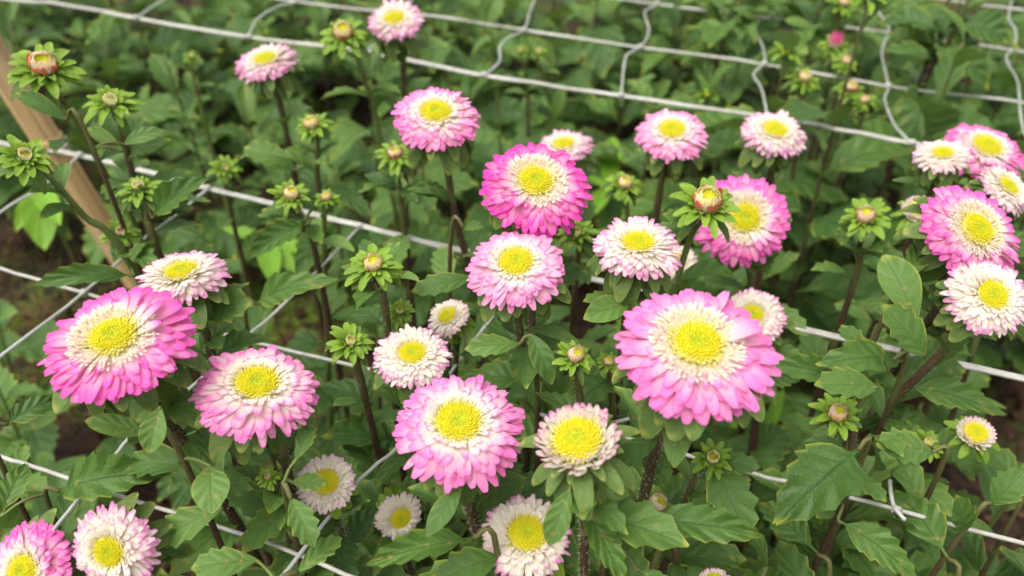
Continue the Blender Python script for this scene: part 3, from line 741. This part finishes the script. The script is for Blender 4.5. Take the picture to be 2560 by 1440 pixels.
PL = {}; PC = {}
for h in HD:
    d = h['D'] * F_PX / h['w']; P = at(*h['c'], d)
    tc_ = (CAM - P).normalized(); asp = min(.97, h['h'] / h['w'] - .07)
    th = math.acos(asp); ox, oy = h['disc'][0] - h['c'][0], -(h['disc'][1] - h['c'][1])
    if abs(ox) + abs(oy) < 6: oy += 4
    rgt = RT - tc_ * RT.dot(tc_); rgt.normalize(); upv = tc_.cross(rgt); 
    if upv.dot(UP) < 0: upv = -upv
    nn = Vector((ox, oy)).normalized()
    N = (tc_ * math.cos(th) + (rgt * nn.x + upv * nn.y) * math.sin(th)).normalized()
    R = h['D'] / 2 * (1.0 if h['style'] != 'young' else .97)
    hid = h['style']
    near = d < .5
    C, rad, g = stem_for(P - N * R * .42, N, h['stem'], .012, .0019 if R > .022 else .0014, .0033 if R > .022 else .0023, 0, None)
    plant = thing('aster_plant', h['label'], 'flower', g); PL[h['key']] = plant; PC[h['key']] = C
    add_stem(plant, C, rad, M['stem'], 900 if near else 0)
    xh = N.orthogonal().normalized(); fm = frame(P - N * (R * (.10 if hid != 'young' else .2)) - g, xh, N)
    hd = obj('flower_head', RECEP, plant, fm @ Matrix.Scale(R * (.30 if hid != 'young' else .50), 4))
    # children are placed in a unit-metre frame: undo the receptacle scale
    inv = Matrix.Scale(1 / (R * (.30 if hid != 'young' else .50)), 4)
    loc_front = (fm.to_3x3().inverted() @ tc_); front = math.atan2(loc_front.y, loc_front.x)
    before = set(hd.children)
    place_petals(hd, ROWS[hid], R, h['tip'], h['ext'], front, PFLAT if hid != 'young' else PQUILL)
    if hid in RING:
        o = obj('inner_florets', rnd.choice(RING[hid]), hd, Matrix.Rotation(rnd.uniform(0, 6), 4, 'Z') @ Matrix.Scale(R, 4), 'stuff')
        o.color = (*h['tip'], .12 if hid == 'full' else .07)
    r_d = DR[hid] * R
    obj('disc', rnd.choice(DISC), hd, Matrix.Translation((0, 0, R * (.17 if hid != 'young' else .24))) @ Matrix.Rotation(rnd.uniform(0, 6), 4, 'Z') @ Matrix.Scale(r_d, 4))
    bm = BRACTD if hid in ('full', 'rayed', 'semi') or h['key'] == '14' else BRACT
    if hid == 'young':
        place_ring(hd, SEPAL, 16, .50, -.10, 14, .44, .34, R, 'sepal', 6, (.42, .06, .045))
        place_ring(hd, bm, 9, .3, -.15, 12, .75, .95, R); place_ring(hd, bm, 8, .25, -.25, -10, 1.1, .9, R); place_ring(hd, bm, 7, .2, -.38, -30, 1.2, .9, R)
    else:
        place_ring(hd, bm, 9, .2, -.12, -18, .80, 1.0, R); place_ring(hd, bm, 9, .16, -.18, -30, .98, 1.0, R); place_ring(hd, bm, 7, .1, -.26, -50, 1.0, .95, R)
    for ch in hd.children:
        if ch not in before: ch.matrix_basis = inv @ ch.matrix_basis
    stem_leaves(plant, C, h['key'], 14, .34, .018)

for b in BD:
    d = b['d']; P = at(*b['c'], d); tc_ = (CAM - P).normalized(); R = b['cup'] / F_PX * d / 2; BR = b['bw'] / F_PX * d / 2 / R
    N = Vector((rnd.uniform(-.28, .28), rnd.uniform(-.25, .15), 1)) + tc_ * rnd.uniform(.2, .6)
    if b['tilt']: N = Vector((0, 0, b['tilt'][1])) + tc_ * .5 + RT * b['tilt'][0]
    N.normalize()
    C, rad, g = stem_for(P - N * R * 1.0, N, b['stem'], .01, .0012, .0026, 0, None)
    plant = thing('aster_plant', b['label'], 'flower bud', g); PL[b['key']] = plant; PC[b['key']] = C
    add_stem(plant, C, rad, M['stem_green'] if rnd.random() < .35 else M['stem'], 500 if d < .5 else 0)
    fm = frame(P - N * R * .5 - g, N.orthogonal().normalized(), N); sc_ = R * .75
    hd = obj('flower_head', RECEP, plant, fm @ Matrix.Scale(sc_, 4))
    if b['kind'] == 'cup':
        place_petals(hd, [(26, .56, 0, 60, 1.0, .25, 1), (26, .48, .06, 66, 1.0, .21, .6)], R, rnd.choice(((.93, .80, .52), (.92, .80, .40), (.93, .72, .52))), rnd.uniform(.7, .95), 0, PIN, .5)
        place_ring(hd, SEPAL, 13, .60, -.06, 50, .92, .34, R, 'sepal', 5, (.62, .12, .08) if b['key'] in ('b1', 'b2', 'b7', 'b9', 'b22') else (.60, .36, .16))
        obj('disc', rnd.choice(DISCY), hd, Matrix.Translation((0, 0, R * .66)) @ Matrix.Scale(R * .56, 4))
    elif b['kind'] == 'pink':
        place_petals(hd, [(14, .5, 0, 66, 1.5, .5, 1), (12, .3, .1, 76, 1.7, .45, 1)], R, (.75, .04, .28), .9, 0, PQUILL, .8)
    else:
        place_ring(hd, BRACT, 10, .55, 0, 62, 1.1, 1.15, R, 'bract', 6)
        place_petals(hd, [(14, .42, .1, 60, .85, .34, 1)], R, rnd.choice(((.85, .50, .34), (.80, .70, .24), (.70, .66, .16))), .8, 0, PIN, .6)
        obj('disc', rnd.choice(DISCY), hd, Matrix.Translation((0, 0, R * .25)) @ Matrix.Scale(R * .4, 4))
    k0 = BR * .80
    e0 = rnd.uniform(-8, 10)
    place_ring(hd, BRACT, 12, .55, -.10, 36 + e0, k0 * .46, 1.05, R); place_ring(hd, BRACT, 11, .5, -.22, 18 + e0, k0 * .74, 1.0, R); place_ring(hd, BRACT, 9, .4, -.4, e0, k0 * .92, .95, R); place_ring(hd, BRACTD, 5, .3, -.6, -25, k0 * 1.1, .8, R)
    inv = Matrix.Scale(1 / sc_, 4)
    for ch in hd.children: ch.matrix_basis = inv @ ch.matrix_basis
    stem_leaves(plant, C, b['key'], 12, .32, .015, (.025, .058))

# ------------------------------------------------------------------ particular leaves seen in the photograph
SHOOT = 'leafy green aster without open flowers inside the taut net with the bamboo pole'
def hero(key, bx, by, tx, ty, d0, d1, kind, wid=1.0, cam_up=.6, data=None):
    if kind == 'broad': wid *= .74
    B = at(bx, by, d0); T = at(tx, ty, d1)
    gap, key, S0 = min((((c - B).length + (.02 if c.z > B.z + .01 else 0) + (0 if kk == key else .006), kk, c) for kk, cv in PC.items() for c in cv[2:]), key=lambda t: t[0])
    if gap < .016: B = S0
    elif gap < .032:
        V, F, U = tube([q - PL[key].location for q in spline([S0, S0.lerp(B, .5) + Vector((0, 0, .10 * gap)), B, B.lerp(T, .06)], 4)], .0009, 6); obj('petiole', mesh('petiole', V, F, U, M['stem_green']), PL[key])
    else:                                   # a leaf of a neighbouring leafy shoot that stands below it
        away = Vector((B.x - T.x, B.y - T.y, 0)); away = away.normalized() * .012 if away.length > 1e-4 else Vector((0, 0, 0))
        C = spline([B, B + away + Vector((0, 0, -.02)), Vector((B.x, B.y, B.z * .45)) + away * 1.6, Vector((B.x, B.y, -.012)) + away], 5); key = 'shoot%d' % len(PL)
        PL[key] = thing('leafy_aster', SHOOT, 'plant', C[-1], 'leafy asters filling the bed under the taut net'); PC[key] = C
        add_stem(PL[key], C, [.0011 + .0017 * i_ / len(C) for i_ in range(len(C))], M['stem'], 0)
        for i_ in range(6, len(C) - 4, 2):
            a_ = i_ * 2.4; add_leaf(PL[key], C[i_], Vector((math.cos(a_), math.sin(a_), .35)), rnd.uniform(.03, .055), 'broad' if C[i_].z < .3 else 'upper')
    up = (CAM - B).normalized() * cam_up + Vector((0, 0, 1)) * (1 - cam_up)
    L = (T - B).length; add_leaf(PL[key], B, T - B, L * 1.02, kind, up, key, True, wid, data)
for a in (('12', 2145, 1125, 1975, 1262, .400, .375, 'broad', 1.25), ('2', 150, 1228, 370, 1170, .440, .425, 'broad', 1.0), ('2', 365, 1085, 215, 1052, .362, .35, 'entire', 1.15),
          ('2', 400, 1018, 372, 1130, .352, .345, 'entire', 1.5), ('2', 525, 1165, 528, 1262, .372, .355, 'entire', 2.2), ('2', 535, 1178, 505, 1025, .378, .40, 'entire', .95),
          ('2', 555, 1270, 372, 1355, .382, .37, 'upper', 1.1), ('5', 1185, 1345, 925, 1400, .362, .35, 'broad', .62), ('5', 1152, 1218, 1072, 1325, .350, .335, 'entire', 1.1),
          ('14', 1440, 1300, 1560, 1450, .352, .345, 'broad', .95), ('14', 1425, 1222, 1370, 1362, .330, .325, 'entire', 1.1), ('1', 1602, 1300, 1892, 1328, .365, .345, 'broad', .8),
          ('1', 1700, 1030, 1690, 1145, .345, .335, 'entire', 1.2), ('1', 1655, 1060, 1640, 930, .36, .40, 'entire', .7), ('b17', 1770, 1195, 1868, 1322, .378, .365, 'upper', 1.3),
          ('b17', 1785, 1215, 1892, 1162, .382, .378, 'upper', 1.3), ('7', 1182, 695, 1032, 728, .455, .445, 'upper', 1.0), ('7', 1295, 862, 1168, 868, .430, .42, 'upper', 1.0),
          ('7', 1330, 825, 1378, 940, .430, .415, 'entire', 1.4), ('6', 728, 1248, 782, 1356, .372, .36, 'upper', 1.4), ('6', 740, 1150, 780, 1060, .375, .39, 'upper', 1.1),
          ('b4', 335, 690, 92, 694, .53, .50, 'broad', .75), ('12', 2232, 900, 2088, 890, .455, .44, 'broad', 1.1), ('12', 2290, 800, 2212, 638, .445, .455, 'entire', 1.5),
          ('12', 2310, 890, 2205, 765, .430, .425, 'upper', 1.5), ('12', 2300, 1000, 2510, 1020, .49, .47, 'broad', 1.0), ('32', 2370, 1395, 2245, 1215, .43, .46, 'broad', 1.1),
          ('32', 2095, 1300, 2300, 1440, .43, .41, 'broad', 1.0), ('32', 2045, 1385, 1900, 1250, .44, .47, 'broad', 1.0), ('12', 2120, 960, 1948, 900, .47, .455, 'broad', .9),
          ('32', 2330, 1130, 2195, 1112, .44, .43, 'upper', 1.5), ('32', 2480, 1260, 2560, 1180, .42, .41, 'upper', 1.5), ('32', 2440, 1330, 2390, 1240, .42, .41, 'upper', 1.2),
          ('b10', 775, 556, 622, 632, .56, .545, 'broad', .9), ('b10', 640, 760, 800, 690, .55, .52, 'broad', 1.0), ('21', 740, 425, 612, 368, .68, .67, 'upper', 1.2), ('b5', 380, 545, 500, 445, .52, .51, 'broad', .9),
          ('b2', 165, 300, 40, 232, .51, .50, 'entire', 1.0), ('b3', 310, 360, 392, 320, .53, .525, 'entire', 1.1), ('b3', 305, 380, 220, 320, .53, .525, 'entire', 1.0),
          ('10', 520, 760, 625, 755, .46, .45, 'upper', 1.3), ('16', 730, 1205, 815, 1210, .40, .395, 'upper', 1.2), ('11', 1575, 760, 1465, 792, .44, .425, 'entire', 1.3),
          ('b18', 2190, 970, 2040, 962, .42, .41, 'upper', 1.3), ('9', 2260, 700, 2330, 600, .46, .47, 'upper', 1.1), ('8', 1160, 570, 1200, 562, .51, .50, 'upper', 1.5),
          ('1', 1590, 1420, 1700, 1500, .36, .35, 'broad', 1.0), ('b17', 1680, 1350, 1790, 1240, .39, .40, 'upper', 1.0), ('6', 745, 1430, 850, 1340, .37, .38, 'upper', 1.2),
          ('2', 640, 1400, 480, 1420, .38, .37, 'upper', 1.2), ('5', 1215, 1395, 1100, 1440, .37, .36, 'upper', 1.3), ('20', 20, 1060, 140, 985, .44, .45, 'broad', .9), ('20', 5, 1290, 60, 1150, .43, .45, 'broad', 1.1)):
    hero(*a)

# ------------------------------------------------------------------ leafy asters without open flowers
YAW = -.32; UU = Vector((math.cos(YAW), math.sin(YAW), 0)); WW = Vector((math.sin(YAW), -math.cos(YAW), 0))
A00 = Vector((-1.898 * S, 4.058 * S, 0)); B00 = Vector((-2.245 * S, 6.419 * S, 0))
def leafy(pos, H, n, label, group, Lr, lean=.03, budtip=False, low=.12):
    top_ = Vector((pos.x + rnd.uniform(-lean, lean), pos.y + rnd.uniform(-lean, lean), H))
    mid = pos.lerp(top_, .5) + Vector((rnd.uniform(-.012, .012), rnd.uniform(-.012, .012), 0))
    C = spline([top_, mid, Vector((pos.x, pos.y, -.012))], 6)
    if proj(top_) is None: return
    p = thing('leafy_aster', label, 'plant', Vector((pos.x, pos.y, -.012)), group)
    rad = [.0012 + .0018 * i / len(C) for i in range(len(C))]
    add_stem(p, C, rad, M['stem'] if rnd.random() < .6 else M['stem_green'], 0)
    if budtip:
        Rb = rnd.uniform(.005, .008); hd = obj('flower_head', RECEP, p, Matrix.Translation(top_ + Vector((0, 0, Rb * .5)) - p.location) @ Matrix.Scale(Rb, 4))
        for el_, n_, ln in ((60, 7, 1.5), (30, 7, 2.0), (5, 6, 2.3)): place_ring(hd, BRACT, n_, .5, -.2, el_, ln, 1.0, 1.0)
        obj('disc', rnd.choice(DISCY), hd, Matrix.Translation((0, 0, .5)) @ Matrix.Scale(.6, 4))
    a = rnd.uniform(0, 6.28); cnt = 0
    for k_ in range(n):
        f = (k_ + .3) / n; zt = H * (1 - f * (1 - low)); i = min(range(len(C)), key=lambda q: abs(C[q].z - zt))
        a += 2.4 + rnd.uniform(-.35, .35); e = R_(62 - 62 * min(1, f * 1.8) + rnd.uniform(-14, 14))
        L = (Lr[0] + (Lr[1] - Lr[0]) * min(1, f * 2.6)) * rnd.uniform(.8, 1.2)
        kd = 'upper' if f < .18 else 'broad'
        for tr in range(2):
            if add_leaf(p, C[i], Vector((math.cos(a) * math.cos(e), math.sin(a) * math.cos(e), math.sin(e))), L, kd): cnt += 1; break
            a += 2.0
    return p
n_f = 0
for i in range(-8, 22):
    for j in range(0, 13):
        pos = A00 + UU * S * (i * .5 + rnd.uniform(-.2, .2)) + WW * S * (.12 + j * .45 + rnd.uniform(-.18, .18))
        q = proj(Vector((pos.x, pos.y, .30)))
        if q is None or q[2] < .25 or not (-250 < q[0] < 2810 and -200 < q[1] < 1750): continue
        thin = q[0] < 950 and q[1] < 1250
        if rnd.random() < (.74 if thin else .14): continue
        H = (rnd.uniform(.33, .47) if q[0] > 1300 else rnd.uniform(.30, .42)) if not thin else rnd.uniform(.13, .28)
        edge = j == 0
        leafy(pos, H, 11, 'leafy green aster without open flowers ' + ('along the double edge cord of the taut net' if edge else 'inside the taut net with the bamboo pole'),
              'leafy asters along the edge of the taut net' if edge else 'leafy asters filling the bed under the taut net', (.035, .082)); n_f += 1
for i in range(-9, 19):
    for j in range(0, 12):
        pos = B00 + UU * S * (i * .95 + rnd.uniform(-.3, .3)) - WW * S * (-.10 + j * .85 + rnd.uniform(-.28, .28))
        q = proj(Vector((pos.x, pos.y, .36)))
        if q is None or not (-220 < q[0] < 2780 and q[1] > -240): continue
        f = max(0, min(1, (q[0] - 900) / 1400)); nv = nz.noise(Vector((pos.x * 4.5, pos.y * 4.5, 1)))
        if nv < -.32: continue
        H = rnd.uniform(.28, .43) + .12 * nv + f * rnd.uniform(.0, .16) + (rnd.uniform(.03, .09) if rnd.random() < .12 else 0)
        tall = H > .475; bt = rnd.random() < (.45 if tall else .12)
        lab, grp = (('rising tall above the slack far net', 'tall leafy asters above the far net') if tall else
                    ('along the slack far net edge cord', 'leafy asters along the far edge cord') if j == 0 else ('crowded below the slack far net', 'leafy asters filling the far bed'))
        leafy(pos, H, 15, ('leafy aster topped by a tiny lime-green bud ' if bt else 'leafy green aster without open flowers ') + lab, grp + (' with tiny buds' if bt else ''), (.04, .105), .035, bt); n_f += 1

# ------------------------------------------------------------------ tall leafy stems over the far net
def tall(path, d, leaves, label):
    pts = [at(x, y, d) if i == 0 else None for i, (x, y) in enumerate(path)]
    for i, (x, y) in enumerate(path[1:], 1): pts[i] = near_vertical(x, y, pts[i - 1])
    g = Vector((pts[-1].x + rnd.uniform(-.02, .02), pts[-1].y, -.012)); pts.append(g)
    C = spline(pts, 6); p = thing('leafy_aster', label, 'plant', g)
    add_stem(p, C, [.0016 + .0016 * i / len(C) for i in range(len(C))], M['stem'], 0)
    for (bx, by, tx, ty, dd, kind, wid) in leaves:
        B = at(bx, by, d); T = at(tx, ty, d + dd); up = (CAM - B).normalized() * .45 + Vector((0, 0, .55))
        add_leaf(p, B, T - B, (T - B).length * 1.03, kind, up, None, True, wid)
    for i in range(3, len(C) - 3):
        a = i * 2.4; add_leaf(p, C[i], Vector((math.cos(a), math.sin(a), .3)), rnd.uniform(.05, .09), 'broad')
tall([(2440, -40), (2370, 110), (2300, 240)], .86, [(2345, 75, 2215, 30, .02, 'broad', .9), (2395, 60, 2520, 100, -.02, 'broad', 1.0), (2330, 150, 2225, 110, 0, 'broad', .8), (2360, 140, 2480, 190, -.02, 'broad', .9)], 'tall dark-stemmed leafy aster with wide leaves crossing the far net')
tall([(2390, -40), (2330, 90), (2290, 235)], .90, [(2310, 235, 2290, 330, -.03, 'broad', 1.2), (2300, 210, 2420, 240, -.01, 'broad', 1.0)], 'leafy aster with paired dark stems and a heart-shaped hanging leaf')
tall([(2075, -40), (2035, 60), (1995, 160)], .98, [(2050, 30, 2110, 70, 0, 'upper', 1.2), (2030, 70, 1965, 50, 0, 'upper', 1.2), (2015, 100, 2070, 140, 0, 'upper', 1.3)], 'slender leafy aster stem leaning over the far net beside the deep pink bud')
tall([(1850, -40), (1820, 60), (1795, 140)], 1.0, [(1830, 20, 1890, 40, 0, 'upper', 1.2), (1815, 70, 1755, 60, 0, 'upper', 1.2), (1805, 100, 1860, 125, 0, 'upper', 1.3)], 'slender leafy aster stem between two wavy net cords')

# ------------------------------------------------------------------ bright weeds on the path
def weed(px, py, z, leaves, label):
    P = on_z(px, py, z); p = thing('weed_plant', label, 'weed', Vector((P.x, P.y, -.01)))
    C = spline([P, Vector((P.x + .01, P.y, z * .5)), Vector((P.x, P.y, -.01))], 4)
    V, F, U = tube([c - p.location for c in C], .0014, 6); obj('stem', mesh('stem', V, F, U, M['stem_green']), p)
    for (tx, ty, dz, wd) in leaves:
        T = on_z(tx, ty, z + dz); v_ = T - P
        up = (CAM - P).normalized() * .6 + Vector((0, 0, .5))
        obj('leaf', rnd.choice(WEED), p, frame(P - p.location, v_, up, v_.length, v_.length * wd, v_.length))
weed(668, 600, .26, [(560, 575, 0, 1), (685, 720, -.01, 1.2), (745, 690, -.01, 1.0), (790, 640, 0, 1), (610, 660, 0, 1), (700, 540, .02, .9)], 'bright yellow-green weed with long leaflets between the net cords')
weed(1520, 470, .24, [(1532, 345, .02, 1), (1465, 440, 0, 1), (1480, 540, -.01, 1.2), (1600, 520, 0, 1), (1470, 500, -.02, 1)], 'bright green weed with upright blades behind the magenta bloom')
weed(95, 470, .28, [(112, 625, -.03, 1.5), (40, 580, -.03, 1.2), (150, 560, 0, 1)], 'green weed with one broad hanging leaf beside the bamboo pole')
weed(1900, 1120, .20, [(1960, 970, .03, .7), (1820, 1050, 0, 1.2), (1840, 1180, 0, 1.3), (1950, 1190, 0, 1.2), (1990, 1080, .0, .9)], 'yellow-green weed low on bare soil below the largest pink bloom')

# ------------------------------------------------------------------ soil crumbs and moss
def clods():
    V = []; F = []
    for _ in range(2600):
        x, y = rnd.uniform(-.9, 1.1), rnd.uniform(.1, 1.15); r = rnd.uniform(.002, .009) * rnd.uniform(.5, 1.2); b = len(V)
        ax = [Vector((1, 0, 0)), Vector((-1, 0, 0)), Vector((0, 1, 0)), Vector((0, -1, 0)), Vector((0, 0, 1)), Vector((0, 0, -1))]
        for q in ax: V.append(tuple(Vector((x, y, r * .3 + rnd.uniform(-.012, .012))) + q * r * rnd.uniform(.6, 1.3)))
        for t in ((0, 2, 4), (2, 1, 4), (1, 3, 4), (3, 0, 4), (2, 0, 5), (1, 2, 5), (3, 1, 5), (0, 3, 5)): F.append(tuple(b + q for q in t))
    o = obj('soil_crumbs', mesh('soil_crumbs', V, F, None, M['clod']), kind='stuff'); o['label'] = 'loose brown soil crumbs between the plants'; o['category'] = 'soil'
clods()
def moss():
    V = []; F = []
    spots = [on_z(px, py, 0) for px, py in ((150, 880), (230, 1000), (70, 800), (330, 1030), (120, 960), (520, 600), (480, 680), (60, 640), (1930, 1010), (600, 800), (330, 760))]
    for c in spots:
        for _ in range(420):
            x, y = c.x + rnd.gauss(0, .05), c.y + rnd.gauss(0, .05); h = rnd.uniform(.004, .014); a = rnd.uniform(0, 6.28); wd = .0012; b = len(V); z = rnd.uniform(-.01, .008)
            V += [(x - wd * math.cos(a), y - wd * math.sin(a), z), (x + wd * math.cos(a), y + wd * math.sin(a), z), (x + rnd.gauss(0, .004), y + rnd.gauss(0, .004), z + h)]; F.append((b, b + 1, b + 2))
    o = obj('moss', mesh('moss', V, F, None, M['moss'], False), kind='stuff'); o['label'] = 'yellow-green moss tufts on the damp soil'; o['category'] = 'moss'
moss()
print('plants', n_f, 'objects', len(bpy.data.objects))
